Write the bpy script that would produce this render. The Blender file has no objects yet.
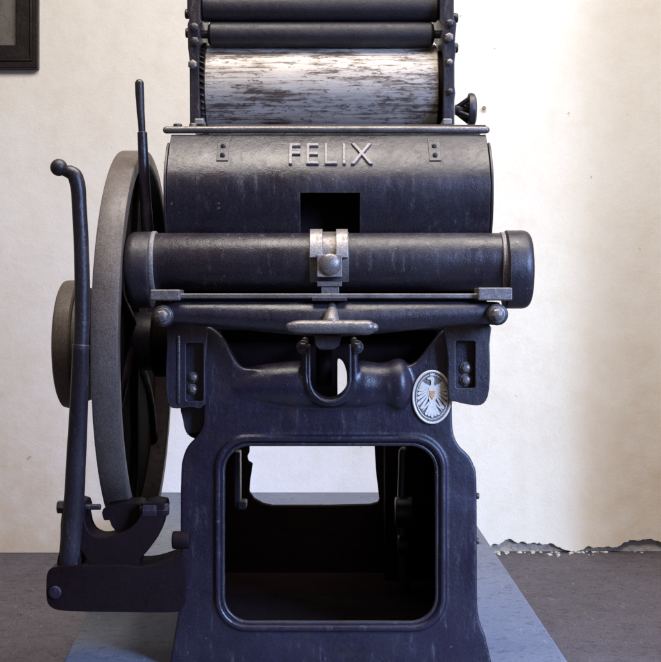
import bpy, bmesh, math, random
from mathutils import Vector, Matrix
random.seed(7)
S = bpy.context.scene
COL = S.collection
F = 1280.0                    # focal length used to read sizes off the survey
WALL_Y = 4.56
EYE_Z = 0.8835
PLINTH_Z = 0.2175
def X(p, d): return (p - 330.5) * d / F
def Z(q, d): return EYE_Z + (305.0 - q) * d / F
def P(p, q, d): return Vector((X(p, d), d, Z(q, d)))
def L(n, d): return n * d / F

# ------------------------------------------------------------------ materials
def new_mat(name):
    m = bpy.data.materials.new(name); m.use_nodes = True
    nt = m.node_tree; b = nt.nodes['Principled BSDF']
    return m, nt, b
def N(nt, t, **kw):
    n = nt.nodes.new(t)
    for k, v in kw.items():
        if k in n.inputs: n.inputs[k].default_value = v
        else: setattr(n, k, v)
    return n
def ramp(nt, src, stops):
    r = nt.nodes.new('ShaderNodeValToRGB')
    e = r.color_ramp.elements
    while len(e) < len(stops): e.new(0.5)
    for i, (p, c) in enumerate(stops):
        e[i].position = p
        e[i].color = (c, c, c, 1) if isinstance(c, (int, float)) else (*c, 1)
    nt.links.new(src, r.inputs[0])
    return r
def coords(nt, scale=(1, 1, 1)):
    t = nt.nodes.new('ShaderNodeTexCoord'); m = nt.nodes.new('ShaderNodeMapping')
    m.inputs['Scale'].default_value = scale
    nt.links.new(t.outputs['Object'], m.inputs[0])
    return m.outputs[0]
def noise(nt, vec, scale, detail=3, rough=0.55):
    n = nt.nodes.new('ShaderNodeTexNoise')
    n.inputs['Scale'].default_value = scale; n.inputs['Detail'].default_value = detail
    n.inputs['Roughness'].default_value = rough
    nt.links.new(vec, n.inputs['Vector']); return n.outputs['Fac']
def mixc(nt, fac, a, b, mode='MIX'):
    m = nt.nodes.new('ShaderNodeMix'); m.data_type = 'RGBA'; m.blend_type = mode
    for sock, v in ((m.inputs[0], fac), (m.inputs[6], a), (m.inputs[7], b)):
        if hasattr(v, 'links') or hasattr(v, 'is_linked'): nt.links.new(v, sock)
        elif isinstance(v, (int, float)): sock.default_value = v
        else: sock.default_value = (*v, 1)
    return m.outputs[2]
def bump(nt, b, h, strength, dist=0.001, prev=None):
    n = nt.nodes.new('ShaderNodeBump')
    n.inputs['Strength'].default_value = strength; n.inputs['Distance'].default_value = dist
    nt.links.new(h, n.inputs['Height'])
    if prev is not None: nt.links.new(prev, n.inputs['Normal'])
    nt.links.new(n.outputs[0], b.inputs['Normal']); return n.outputs[0]

def enamel(name, c_dark, c_mid, c_worn, rough=(0.3, 0.55), worn=0.62, grain=1.0, spec=0.5, metal=0.0, edge=0.0, coat=0.0, turn=0.0):
    m, nt, b = new_mat(name)
    v = coords(nt)
    big = noise(nt, v, 13, 6, 0.62)
    fine = noise(nt, v, 430, 2, 0.8)
    scr = noise(nt, coords(nt, (1, 1, 0.22)), 70, 8, 0.78)
    oil = noise(nt, coords(nt, (1, 1, 0.45)), 7, 5, 0.6)
    c = mixc(nt, ramp(nt, big, [(0.35, 0), (0.68, 1)]).outputs[0], c_dark, c_mid)
    c = mixc(nt, ramp(nt, fine, [(0.46, 0.0), (0.66, 0.42 * grain)]).outputs[0], c, tuple(min(1, x * 2.6 + 0.003) for x in c_mid))
    c = mixc(nt, ramp(nt, fine, [(0.34, 0.5 * grain), (0.48, 0.0)]).outputs[0], c, tuple(x * 0.45 for x in c_dark))
    c = mixc(nt, ramp(nt, scr, [(worn, 0), (worn + 0.07, 0.75)]).outputs[0], c, c_worn)
    if turn:
        tr = noise(nt, coords(nt, (1, 0.03, 0.03)), 420, 4, 0.7); pat = noise(nt, v, 16, 8, 0.72)
        c = mixc(nt, ramp(nt, tr, [(0.40, turn), (0.60, 0)]).outputs[0], c, tuple(x * 0.45 for x in c_dark))
        c = mixc(nt, ramp(nt, pat, [(0.52, 0), (0.66, turn)]).outputs[0], c, (0.045, 0.027, 0.018))
    rust = noise(nt, v, 21, 7, 0.7); chip = noise(nt, v, 75, 3, 0.6)
    if edge:
        c = mixc(nt, ramp(nt, rust, [(0.56, 0), (0.70, 0.55)]).outputs[0], c, (0.040, 0.022, 0.015))
        c = mixc(nt, ramp(nt, chip, [(0.705, 0), (0.72, 0.85)]).outputs[0], c, tuple(min(0.4, x * 1.6) for x in c_worn))
        bv = nt.nodes.new('ShaderNodeBevel'); bv.samples = 4; bv.inputs['Radius'].default_value = 0.0045
        g = nt.nodes.new('ShaderNodeNewGeometry'); d = nt.nodes.new('ShaderNodeVectorMath'); d.operation = 'DOT_PRODUCT'
        nt.links.new(bv.outputs[0], d.inputs[0]); nt.links.new(g.outputs['Normal'], d.inputs[1])
        e = ramp(nt, d.outputs['Value'], [(0.82, edge), (0.985, 0.0)])
        mm = nt.nodes.new('ShaderNodeMath'); mm.operation = 'MULTIPLY'
        nt.links.new(e.outputs[0], mm.inputs[0]); nt.links.new(ramp(nt, scr, [(0.38, 0.15), (0.58, 1.0)]).outputs[0], mm.inputs[1])
        c = mixc(nt, mm.outputs[0], c, tuple(min(0.4, x * 1.5) for x in c_worn))
    nt.links.new(c, b.inputs['Base Color'])
    r0 = ramp(nt, oil, [(0.36, rough[0]), (0.62, rough[1])]); r1 = ramp(nt, scr, [(0.5, 0.0), (0.75, 0.3)])
    ad = nt.nodes.new('ShaderNodeMath'); ad.operation = 'ADD'
    nt.links.new(r0.outputs[0], ad.inputs[0]); nt.links.new(r1.outputs[0], ad.inputs[1])
    nt.links.new(ad.outputs[0], b.inputs['Roughness'])
    b.inputs['Specular IOR Level'].default_value = spec
    b.inputs['Metallic'].default_value = metal
    if coat: b.inputs['Coat Weight'].default_value = coat; b.inputs['Coat Roughness'].default_value = 0.22
    p = bump(nt, b, big, 0.5, 0.006)
    p = bump(nt, b, scr, 0.12, 0.002, p)
    bump(nt, b, fine, 0.40 * grain, 0.0009, p)
    return m
M_BODY = enamel('black_enamel', (0.008, 0.005, 0.010), (0.012, 0.008, 0.020), (0.055, 0.046, 0.05), (0.24, 0.46), 0.585, 0.9, 0.6, edge=0.8)
M_BODY2 = enamel('worn_black_enamel', (0.012, 0.008, 0.011), (0.020, 0.015, 0.022), (0.085, 0.068, 0.060), (0.24, 0.44), 0.585, 1.0, 0.6, edge=0.8)
M_LETTER = enamel('highlit_enamel', (0.14, 0.12, 0.11), (0.21, 0.185, 0.17), (0.30, 0.27, 0.24), (0.3, 0.5), 0.56)  # highlights on letters and collars put into a paler enamel colour
M_IRON = enamel('grey_cast_iron', (0.080, 0.061, 0.050), (0.120, 0.094, 0.079), (0.22, 0.18, 0.155), (0.38, 0.58), 0.60, 0.8, turn=0.22)
M_STEEL = enamel('handled_steel', (0.12, 0.102, 0.092), (0.20, 0.175, 0.16), (0.06, 0.042, 0.034), (0.26, 0.45), 0.58, 0.6, metal=0.45, edge=0.5)
M_BRIGHT = enamel('bare_steel', (0.19, 0.165, 0.15), (0.30, 0.27, 0.245), (0.12, 0.09, 0.075), (0.28, 0.48), 0.56, 0.5, metal=0.45)
M_DARK = enamel('shade_toned_black_iron', (0.008, 0.003, 0.004), (0.011, 0.005, 0.006), (0.022, 0.015, 0.015), (0.5, 0.7), 0.68, 0.5, spec=0.14)  # reddish tone of deep shade put into this black
M_PIT = enamel('shade_black_inside', (0.007, 0.003, 0.004), (0.010, 0.005, 0.006), (0.02, 0.012, 0.012), (0.8, 0.95), 0.7, 0.5, spec=0.06)  # shade inside column and wheel put into a duller black
M_RUB = enamel('dark_roller_rubber', (0.020, 0.016, 0.019), (0.032, 0.026, 0.031), (0.07, 0.06, 0.06), (0.42, 0.58), 0.68, 0.8)
M_BADGE_BG = enamel('badge_ground', (0.11, 0.09, 0.08), (0.18, 0.15, 0.13), (0.30, 0.25, 0.20), (0.35, 0.5), 0.55, 0.6)
M_BADGE = enamel('badge_silver', (0.54, 0.47, 0.37), (0.68, 0.60, 0.48), (0.48, 0.33, 0.19), (0.3, 0.45), 0.60, 0.4)
M_SHIELD = enamel('badge_shield', (0.50, 0.20, 0.08), (0.60, 0.30, 0.12), (0.6, 0.5, 0.4), (0.3, 0.45), 0.60, 0.4)

def ink_metal():
    m, nt, b = new_mat('worn_ink_cylinder_metal')
    v = coords(nt, (0.012, 1, 1)); v2 = coords(nt, (0.22, 1, 1)); v3 = coords(nt, (0.20, 1, 1)); v4 = coords(nt)
    st = noise(nt, v, 260, 4, 0.7); wide = noise(nt, v4, 9, 4, 0.6)
    ln_ = noise(nt, coords(nt, (0.055, 1, 1)), 120, 7, 0.72); pt = noise(nt, coords(nt, (0.35, 1, 1)), 26, 8, 0.75); sp = noise(nt, coords(nt, (0.30, 1, 1)), 190, 5, 0.75)
    def comb(a_, b_, w):
        n = nt.nodes.new('ShaderNodeMath'); n.operation = 'MULTIPLY_ADD'
        nt.links.new(b_, n.inputs[0]); n.inputs[1].default_value = w; nt.links.new(a_, n.inputs[2]); return n.outputs[0]
    lines = comb(ln_, pt, 0.75)
    c = mixc(nt, ramp(nt, wide, [(0.35, 0), (0.65, 1)]).outputs[0], (0.54, 0.475, 0.40), (0.66, 0.59, 0.51))
    c = mixc(nt, ramp(nt, st, [(0.40, 0), (0.68, 0.4)]).outputs[0], c, (0.36, 0.31, 0.26))
    c = mixc(nt, ramp(nt, lines, [(0.84, 0), (0.95, 0.75)]).outputs[0], c, (0.26, 0.20, 0.15))
    c = mixc(nt, ramp(nt, lines, [(0.93, 0), (1.0, 0.9)]).outputs[0], c, (0.09, 0.06, 0.045))
    c = mixc(nt, ramp(nt, comb(sp, pt, 0.5), [(0.80, 0), (0.86, 0.85)]).outputs[0], c, (0.08, 0.055, 0.042))
    nt.links.new(c, b.inputs['Base Color'])
    b.inputs['Metallic'].default_value = 0.08
    nt.links.new(ramp(nt, st, [(0.3, 0.62), (0.7, 0.42)]).outputs[0], b.inputs['Roughness'])
    bump(nt, b, sp, 0.25, 0.001)
    return m
M_INK = ink_metal()

def plaster():
    m, nt, b = new_mat('white_plaster')
    v = coords(nt)
    a = noise(nt, v, 1.6, 5, 0.6); d = noise(nt, v, 11, 6, 0.65); f = noise(nt, v, 260, 3, 0.7)
    sp = noise(nt, v, 17, 4, 0.5)
    c = mixc(nt, ramp(nt, a, [(0.38, 0), (0.7, 1)]).outputs[0], (0.80, 0.795, 0.79), (0.75, 0.725, 0.70))
    c = mixc(nt, ramp(nt, d, [(0.48, 0), (0.72, 0.35)]).outputs[0], c, (0.66, 0.60, 0.52))
    c = mixc(nt, ramp(nt, f, [(0.35, 0), (0.8, 0.25)]).outputs[0], c, (0.5, 0.46, 0.42))
    # ochre tint low on both sides: yellow stains, plus shade painted into the plaster
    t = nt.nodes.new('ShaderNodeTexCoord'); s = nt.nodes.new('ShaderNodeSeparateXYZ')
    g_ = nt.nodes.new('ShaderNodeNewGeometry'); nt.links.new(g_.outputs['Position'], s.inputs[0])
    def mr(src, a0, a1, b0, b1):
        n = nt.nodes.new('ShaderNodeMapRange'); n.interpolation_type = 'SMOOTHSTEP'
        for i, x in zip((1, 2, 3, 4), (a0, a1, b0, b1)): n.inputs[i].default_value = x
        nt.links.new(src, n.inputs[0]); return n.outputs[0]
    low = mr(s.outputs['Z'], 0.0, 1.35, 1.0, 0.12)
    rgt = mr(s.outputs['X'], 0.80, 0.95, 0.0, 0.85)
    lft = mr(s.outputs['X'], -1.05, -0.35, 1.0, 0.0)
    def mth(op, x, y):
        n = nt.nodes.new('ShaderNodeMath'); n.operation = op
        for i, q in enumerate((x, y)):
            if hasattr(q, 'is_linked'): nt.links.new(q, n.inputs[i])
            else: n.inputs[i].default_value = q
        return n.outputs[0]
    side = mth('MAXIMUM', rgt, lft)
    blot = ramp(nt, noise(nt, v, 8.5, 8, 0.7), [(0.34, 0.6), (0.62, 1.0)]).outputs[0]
    stain_shade = mth('MULTIPLY', mth('MULTIPLY', low, side), mth('MULTIPLY', blot, 0.95))
    c = mixc(nt, stain_shade, c, (0.60, 0.48, 0.355))
    c = mixc(nt, ramp(nt, sp, [(0.725, 0), (0.75, 0.5)]).outputs[0], c, (0.22, 0.18, 0.16))
    nt.links.new(c, b.inputs['Base Color']); b.inputs['Roughness'].default_value = 0.9
    b.inputs['Specular IOR Level'].default_value = 0.15
    tw = noise(nt, coords(nt, (1, 1, 0.35)), 4.5, 3, 0.5)
    p = bump(nt, b, tw, 0.25, 0.03); p = bump(nt, b, d, 0.3, 0.012, p); bump(nt, b, f, 0.35, 0.002, p)
    return m
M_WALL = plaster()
def rough_stone(name, c1, c2, c3, scale=6, rough=0.85, grain=0.5, bdist=0.006):
    m, nt, b = new_mat(name); v = coords(nt)
    a = noise(nt, v, scale, 6, 0.65); g = noise(nt, v, 230, 3, 0.75); h = noise(nt, v, 45, 5, 0.7)
    c = mixc(nt, ramp(nt, a, [(0.32, 0), (0.7, 1)]).outputs[0], c1, c2)
    c = mixc(nt, ramp(nt, g, [(0.35, 0), (0.75, grain)]).outputs[0], c, c3)
    c = mixc(nt, ramp(nt, h, [(0.54, 0), (0.66, 0.6)]).outputs[0], c, tuple(x * 0.55 for x in c1))
    sc_ = noise(nt, coords(nt, (1.0, 0.25, 1)), 60, 9, 0.8)
    c = mixc(nt, ramp(nt, sc_, [(0.58, 0), (0.66, 0.45)]).outputs[0], c, tuple(min(0.7, x * 1.5) for x in c3))
    nt.links.new(c, b.inputs['Base Color']); b.inputs['Roughness'].default_value = rough
    b.inputs['Specular IOR Level'].default_value = 0.25
    p = bump(nt, b, h, 0.4, bdist); bump(nt, b, g, 0.35, 0.0015, p)
    return m
M_FLOOR = rough_stone('worn_concrete_floor', (0.040, 0.034, 0.038), (0.088, 0.078, 0.092), (0.22, 0.20, 0.24), 7, 0.7, 0.7)
M_PLINTH = rough_stone('grey_painted_plinth', (0.10, 0.115, 0.16), (0.16, 0.178, 0.23), (0.27, 0.285, 0.34), 3.5, 0.75, 0.6, 0.004)
M_MASON = rough_stone('bare_masonry', (0.26, 0.25, 0.26), (0.42, 0.40, 0.40), (0.5, 0.47, 0.45), 20, 0.95, 0.5, 0.02)
M_CRUMB = rough_stone('plaster_crumbs', (0.55, 0.52, 0.48), (0.70, 0.67, 0.63), (0.4, 0.37, 0.34), 30)
M_FRAMEWOOD = enamel('dark_stained_wood', (0.009, 0.006, 0.007), (0.015, 0.010, 0.011), (0.03, 0.022, 0.02), (0.28, 0.4), 0.66, 0.5, spec=0.2)
M_MAT = rough_stone('picture_mount', (0.10, 0.09, 0.085), (0.15, 0.14, 0.13), (0.2, 0.18, 0.17), 9, 0.8, 0.2, 0.0005)

# ------------------------------------------------------------------ mesh helpers
def obj(name, bm, mat, parent=None, bevel=0.0, seg=2, smooth=38):
    bmesh.ops.recalc_face_normals(bm, faces=bm.faces)
    lo = Vector((min(v.co[i] for v in bm.verts) for i in range(3)))
    hi = Vector((max(v.co[i] for v in bm.verts) for i in range(3)))
    c = (lo + hi) / 2
    for v in bm.verts: v.co -= c
    me = bpy.data.meshes.new(name); bm.to_mesh(me); bm.free()
    for p in me.polygons: p.use_smooth = True
    me.set_sharp_from_angle(angle=math.radians(smooth))
    me.materials.append(mat)
    o = bpy.data.objects.new(name, me); COL.objects.link(o)
    base = Vector((0, 0, 0)); q = parent
    while q is not None: base += q.location; q = q.parent
    o.location = c - base
    if parent is not None: o.parent = parent
    if bevel:
        b = o.modifiers.new('edge', 'BEVEL'); b.width = bevel; b.segments = seg
        b.limit_method = 'ANGLE'; b.angle_limit = math.radians(40); b.harden_normals = True
    return o
def merge(dst, src):
    me = bpy.data.meshes.new('tmp'); src.to_mesh(me); src.free(); dst.from_mesh(me); bpy.data.meshes.remove(me)
def box(bm, x0, x1, y0, y1, z0, z1):
    r = bmesh.ops.create_cube(bm, size=1)
    for v in r['verts']:
        v.co = Vector(((x0 + x1) / 2 + v.co.x * (x1 - x0), (y0 + y1) / 2 + v.co.y * (y1 - y0), (z0 + z1) / 2 + v.co.z * (z1 - z0)))
    return r['verts']
def boxpx(bm, p0, p1, q0, q1, d0, d1):
    return box(bm, X(p0, d0), X(p1, d0), d0, d1, Z(q1, d0), Z(q0, d0))
def lathe(bm, prof, c, axis='X', seg=48, closed=False):
    c = Vector(c); rings = []
    for (a, r) in prof:
        ring = []
        for k in range(seg):
            t = 2 * math.pi * k / seg; u, w = math.cos(t) * r, math.sin(t) * r
            co = {'X': (a, u, w), 'Y': (w, a, u), 'Z': (u, w, a)}[axis]
            ring.append(bm.verts.new(c + Vector(co)))
        rings.append(ring)
    n = len(rings)
    for i in range(n if closed else n - 1):
        A, B = rings[i], rings[(i + 1) % n]
        for k in range(seg):
            bm.faces.new((A[k], A[(k + 1) % seg], B[(k + 1) % seg], B[k]))
    if not closed:
        bm.faces.new(rings[0]); bm.faces.new(rings[-1][::-1])
def rcyl(bm, a0, a1, r, c, axis='X', e=0.004, seg=40, k=4):
    prof = []
    for i in range(k + 1):
        t = math.pi / 2 * i / k; prof.append((a0 + e * (1 - math.sin(t)), r - e * (1 - math.cos(math.pi / 2 - t)) if False else r - e + e * math.sin(t)))
    prof[0] = (a0, max(r - e, 1e-4))
    prof = [(a0 + e - e * math.cos(math.pi / 2 * i / k), r - e + e * math.sin(math.pi / 2 * i / k)) for i in range(k + 1)]
    prof += [(a1 - (a - a0), rr) for a, rr in prof[::-1]]
    lathe(bm, prof, c, axis, seg)
def spline(pts, n=8, closed=False):
    out = []; m = len(pts)
    rng = range(m if closed else m - 1)
    g = lambda i: pts[i % m] if closed else pts[max(0, min(m - 1, i))]
    for i in rng:
        p0, p1, p2, p3 = g(i - 1), g(i), g(i + 1), g(i + 2)
        for k in range(n):
            t = k / n
            out.append(tuple(0.5 * ((2 * b) + (-a + c) * t + (2 * a - 5 * b + 4 * c - d) * t * t + (-a + 3 * b - 3 * c + d) * t ** 3) for a, b, c, d in zip(p0, p1, p2, p3)))
    if not closed: out.append(tuple(pts[-1]))
    return out
def tube(bm, pts, radii, seg=20, closed=False, round_ends=True):
    pts = [Vector(p) for p in pts]
    if isinstance(radii, (int, float)): radii = [radii] * len(pts)
    radii = list(radii)
    if round_ends and not closed:
        def cap(p, q, r):
            dr = (p - q).normalized()
            return [(p + dr * r * math.sin(t), max(r * math.cos(t), r * 0.03)) for t in (math.pi / 8, math.pi / 4, math.pi * 3 / 8, math.pi / 2 * 0.98)]
        a = cap(pts[0], pts[1], radii[0])[::-1]; b = cap(pts[-1], pts[-2], radii[-1])
        pts = [x[0] for x in a] + pts + [x[0] for x in b]; radii = [x[1] for x in a] + radii + [x[1] for x in b]
    n = len(pts); rings = []; up = None
    for i in range(n):
        t = (pts[(i + 1) % n] - pts[i - 1]) if closed else (pts[min(i + 1, n - 1)] - pts[max(i - 1, 0)])
        t.normalize()
        if up is None:
            up = Vector((0, 1, 0)) if abs(t.y) < 0.9 else Vector((1, 0, 0))
        up = (up - t * up.dot(t)).normalized(); s = t.cross(up)
        rings.append([bm.verts.new(pts[i] + (up * math.cos(2 * math.pi * k / seg) + s * math.sin(2 * math.pi * k / seg)) * radii[i]) for k in range(seg)])
    for i in range(n if closed else n - 1):
        A, B = rings[i], rings[(i + 1) % n]
        for k in range(seg): bm.faces.new((A[k], A[(k + 1) % seg], B[(k + 1) % seg], B[k]))
    if not closed: bm.faces.new(rings[0]); bm.faces.new(rings[-1][::-1])
def slab(bm, loops, d0, d1, dref=None):
    """outline(s) in survey units read at depth dref, cut from a plate between depths d0 and d1"""
    dref = dref or d0
    b = bmesh.new(); es = []
    for lp in loops:
        vs = [b.verts.new((X(p, dref), d0, Z(q, dref))) for p, q in lp]
        es += [b.edges.new((vs[i], vs[(i + 1) % len(vs)])) for i in range(len(vs))]
    bmesh.ops.triangle_fill(b, edges=es, use_beauty=True)
    r = bmesh.ops.extrude_face_region(b, geom=b.faces[:])
    for v in r['geom']:
        if isinstance(v, bmesh.types.BMVert): v.co.y = d1
    bmesh.ops.recalc_face_normals(b, faces=b.faces)
    merge(bm, b)
def rrect(p0, p1, q0, q1, r, n=8):
    out = []
    for cx, cy, a in ((p1 - r, q0 + r, -90), (p1 - r, q1 - r, 0), (p0 + r, q1 - r, 90), (p0 + r, q0 + r, 180)):
        for k in range(n + 1):
            t = math.radians(a + 90 * k / n); out.append((cx + r * math.cos(t), cy + r * math.sin(t)))
    return out
def hexbolt(parent, c, r, h, mat=None, name='bolt', rot=0.2, washer=True):
    """bolt whose head faces the viewer's side (-Y); c is the centre of the seat"""
    bm = bmesh.new(); c = Vector(c)
    if washer: rcyl(bm, -0.0025, 0.004, r * 1.35, c, 'Y', 0.0012, 28, 2)
    prof = [(-0.0025, r), (-h * 0.8, r), (-h, r * 0.78), (-h * 1.12, r * 0.45), (-h * 1.15, r * 0.05)]
    b = bmesh.new(); lathe(b, prof, (0, 0, 0), 'Y', 6)
    b.transform(Matrix.Translation(c) @ Matrix.Rotation(rot, 4, 'Y')); merge(bm, b)
    return obj(name, bm, mat or M_STEEL, parent, 0.0008, 2, 30)
def tag(o, label, cat, group=None, kind=None):
    if label: o['label'] = label
    if cat: o['category'] = cat
    if group: o['group'] = group
    if kind: o['kind'] = kind
    return o
def structure(o):
    o['kind'] = 'structure'; return o

# ------------------------------------------------------------------ the setting
bm = bmesh.new(); box(bm, -5, 5, -3, WALL_Y + 0.3, -0.12, 0.0); structure(obj('floor', bm, M_FLOOR))
# masonry behind, plaster skin in front with its crumbled lower edge
bm = bmesh.new(); box(bm, -5, 5, WALL_Y + 0.020, WALL_Y + 0.3, 0.002, 3.2)
wall = structure(obj('wall', bm, M_MASON))
edge = [(-1100, 553)]
edge += [(486, 553), (489, 548), (494, 543.5), (499, 545), (504, 541), (509, 539), (514, 541.5), (519, 543), (523, 541.5), (529, 543.5), (535, 542.5), (541, 544),
         (547, 544.5), (552, 543.5), (558, 547), (564, 549.5), (570, 551), (576, 552.5), (582, 550), (588, 546), (594, 548), (600, 547), (607, 546.5), (613, 547.5),
         (619, 546), (625, 542), (632, 540), (640, 540.5), (648, 539), (658, 541), (670, 545), (690, 540), (720, 549), (760, 553), (1700, 553)]
jag = []
for i in range(len(edge) - 1):
    a, b_ = edge[i], edge[i + 1]
    jag.append(a)
    if a[0] > 480 and b_[0] < 765:
        for k in (0.33, 0.66): jag.append((a[0] + (b_[0] - a[0]) * k, a[1] + (b_[1] - a[1]) * k + random.uniform(-0.9, 0.9)))
jag.append(edge[-1])
bm = bmesh.new()
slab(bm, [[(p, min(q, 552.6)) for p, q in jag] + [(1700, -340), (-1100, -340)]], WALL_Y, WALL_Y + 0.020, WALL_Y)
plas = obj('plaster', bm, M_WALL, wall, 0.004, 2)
# loose crumbs along the broken edge
bm = bmesh.new()
for k in range(60):
    p = random.choice((random.uniform(488, 580), random.uniform(584, 700), random.uniform(540, 600)))
    c = Vector((X(p, WALL_Y), WALL_Y - abs(random.gauss(0.0, 0.035)) + 0.025, 0.0)); r = random.uniform(0.002, 0.008)
    b = bmesh.new(); bmesh.ops.create_icosphere(b, subdivisions=1, radius=r)
    for v in b.verts: v.co = Vector((v.co.x * 1.5, v.co.y, v.co.z * 0.6)) * random.uniform(0.7, 1.2)
    b.transform(Matrix.Translation(c + Vector((0, 0, r * 0.3))) @ Matrix.Rotation(random.uniform(0, 6), 4, 'Z')); merge(bm, b)
tag(obj('plaster_crumbs', bm, M_CRUMB, smooth=20), None, None, None, 'stuff')

# plinth under the press
bm = bmesh.new()
pts = [(-0.44, 1.55), (0.4445, 1.55), (0.4440, WALL_Y - 0.004), (-0.655, WALL_Y - 0.004)]
lo = [bm.verts.new((x, y, 0.003)) for x, y in pts]; hi = [bm.verts.new((x, y, PLINTH_Z)) for x, y in pts]
bm.faces.new(lo[::-1]); bm.faces.new(hi)
for i in range(4): bm.faces.new((lo[i], lo[(i + 1) % 4], hi[(i + 1) % 4], hi[i]))
structure(obj('plinth', bm, M_PLINTH, None, 0.006, 3))

# framed picture, mostly outside the view
pf = bpy.data.objects.new('picture_frame', None); COL.objects.link(pf)
pf.location = (X(-20, WALL_Y), WALL_Y, Z(70, WALL_Y))
tag(pf, 'dark wooden picture frame hanging on the white wall, cut off at the top left corner', 'picture frame')
bm = bmesh.new(); d = WALL_Y - 0.035
slab(bm, [[(-80, -90), (40, -90), (40, 70), (-80, 70)], [(-58, -68), (18, -68), (18, 47), (-58, 47)]], d, WALL_Y - 0.002, WALL_Y)
obj('moulding', bm, M_FRAMEWOOD, pf, 0.004, 3)
bm = bmesh.new(); pth = [P(p, q, d) for p, q in ((-65, -75), (31, -75), (31, 60), (-65, 60))]
for a, b_ in zip(pth, pth[1:] + pth[:1]): tube(bm, [a, b_], 0.006, 12)
obj('bead', bm, M_FRAMEWOOD, pf)
bm = bmesh.new(); slab(bm, [[(-59, -69), (19, -69), (19, 48), (-59, 48)]], WALL_Y - 0.014, WALL_Y - 0.006, WALL_Y)
obj('mount', bm, M_MAT, pf)
# nail in the wall beside the press
bm = bmesh.new(); c = P(483.5, 108.5, WALL_Y)
lathe(bm, [(0.01, 0.003), (-0.014, 0.003), (-0.014, 0.0075), (-0.018, 0.006), (-0.0185, 0.001)], c, 'Y', 14)
tag(obj('nail', bm, M_STEEL), 'small dark nail head sticking out of the white wall right of the hand wheel', 'nail')

# ------------------------------------------------------------------ the press
press = bpy.data.objects.new('printing_press', None); COL.objects.link(press)
press.location = (0, 2.70, PLINTH_Z)
tag(press, 'old black cast iron letterpress with a flywheel on its left, standing on a grey plinth', 'printing press')

D0 = 2.36
left = [(204, 327), (204, 405), (203, 425), (197, 436), (188, 446), (183, 458), (181, 475), (180.5, 540), (180, 595), (177, 620), (169, 668)]
right = [(493, 668), (485, 635), (478, 612), (477, 560), (476.5, 480), (474, 466), (469, 456), (460, 447), (454.5, 437), (452.5, 425), (452, 400), (451, 327)]
top = [(446, 327), (440, 333), (431, 344), (421, 357), (414, 363), (404, 366.5), (380, 368), (330, 368), (280, 368.5), (262, 369), (244, 368), (237, 362), (232, 353), (226, 342), (219, 333), (211, 327)]
lsm = left[:1] + spline(left[1:-1], 4) + left[-1:]
rsm = right[:1] + spline(right[1:-1], 4) + right[-1:]
tsm = spline(top, 3)
aper = rrect(222, 438, 443, 624, 27, 10)
bm = bmesh.new()
slab(bm, [lsm + rsm + tsm, aper], D0, D0 + 0.03)
column_bm = bm
column = bpy.data.objects.new('column', bpy.data.meshes.new('column')); COL.objects.link(column); column.parent = press
# side walls of the hollow column follow the outline back
def shell(line, sgn):
    inn = [(p - sgn * 9, q) for p, q in line]
    b = bmesh.new(); slab(b, [line + inn[::-1]], D0 + 0.03, 3.05, D0)
    return b
sl = [(207, 332)] + [(p + 3, q) for p, q in lsm if q > 332]; sr = [(p - 3, q) for p, q in rsm if q > 332] + [(448, 332)]
obj('side_wall', shell(sl, -1), M_BODY, column, 0.004)
obj('side_wall', shell(sr, 1), M_BODY, column, 0.004)
# rounded border round the opening
bm = bmesh.new()
tube(bm, [P(p, q, D0 + 0.004) for p, q in rrect(223.0, 437.0, 444, 623.0, 27, 10)], L(2.2, D0), 12, True)
obj('opening_lip', bm, M_BODY2, column)
# small screws on the right flank
for q in (496, 541):
    bm = bmesh.new(); c = P(476.5, q, D0 + 0.012); c.x = X(475, D0) - 0.001
    rcyl(bm, 0, 0.010, 0.006, c, 'X', 0.002, 16, 2); obj('screw', bm, M_BODY2, column)
# rear plate with its opening
bm = bmesh.new()
ro = [(250, 424), (374, 424), (376, 470), (379.5, 500), (378, 503), (370, 505), (330, 506), (272, 506), (263, 504), (254, 499), (249, 492), (250, 480), (252.5, 464), (248, 461.5), (247, 457), (249, 453)]
slab(bm, [[(216, 408), (445, 408), (447, 585), (214, 585)], ro], 3.05, 3.075, 3.05)
obj('rear_plate', bm, M_PIT, column, 0.003)
bm = bmesh.new(); box(bm, X(190, D0), X(468, D0), D0 + 0.031, 3.045, PLINTH_Z + 0.006, PLINTH_Z + 0.03)  # dark sheet added over the plinth to stand for shade inside
obj('shade_pan', bm, M_PIT, column, 0.003)
# plate behind the throat with the light slot
bm = bmesh.new()
slot = spline([(338, 359), (343, 362), (346.5, 372), (347, 382), (345, 392), (341, 398), (338, 399), (337.5, 385), (337.5, 370)], 4, True)
slab(bm, [[(216, 318), (440, 318), (440, 440), (216, 440)], slot], 2.52, 2.535, 2.52)
obj('throat_plate', bm, M_DARK, column)
# linkage seen in the dark inside
link = bmesh.new()
tube(link, [P(404, 452, 2.85), P(402, 520, 2.85), P(405, 600, 2.85)], 0.012, 16)
rcyl(link, -0.02, 0.02, 0.034, P(404, 512, 2.84), 'X', 0.005)
rcyl(link, -0.012, 0.012, 0.022, P(403, 545, 2.84), 'X', 0.004)
obj('treadle_link', link, M_BODY, press)
bm = bmesh.new(); boxpx(bm, 385, 433, 440, 592, 2.95, 3.03); obj('rear_post', bm, M_PIT, press, 0.006)
bm = bmesh.new(); boxpx(bm, 234, 240, 452, 508, 2.75, 2.80); boxpx(bm, 238, 246, 502, 510, 2.74, 2.79); obj('guide_strip', bm, M_BODY2, press, 0.003)

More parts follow.
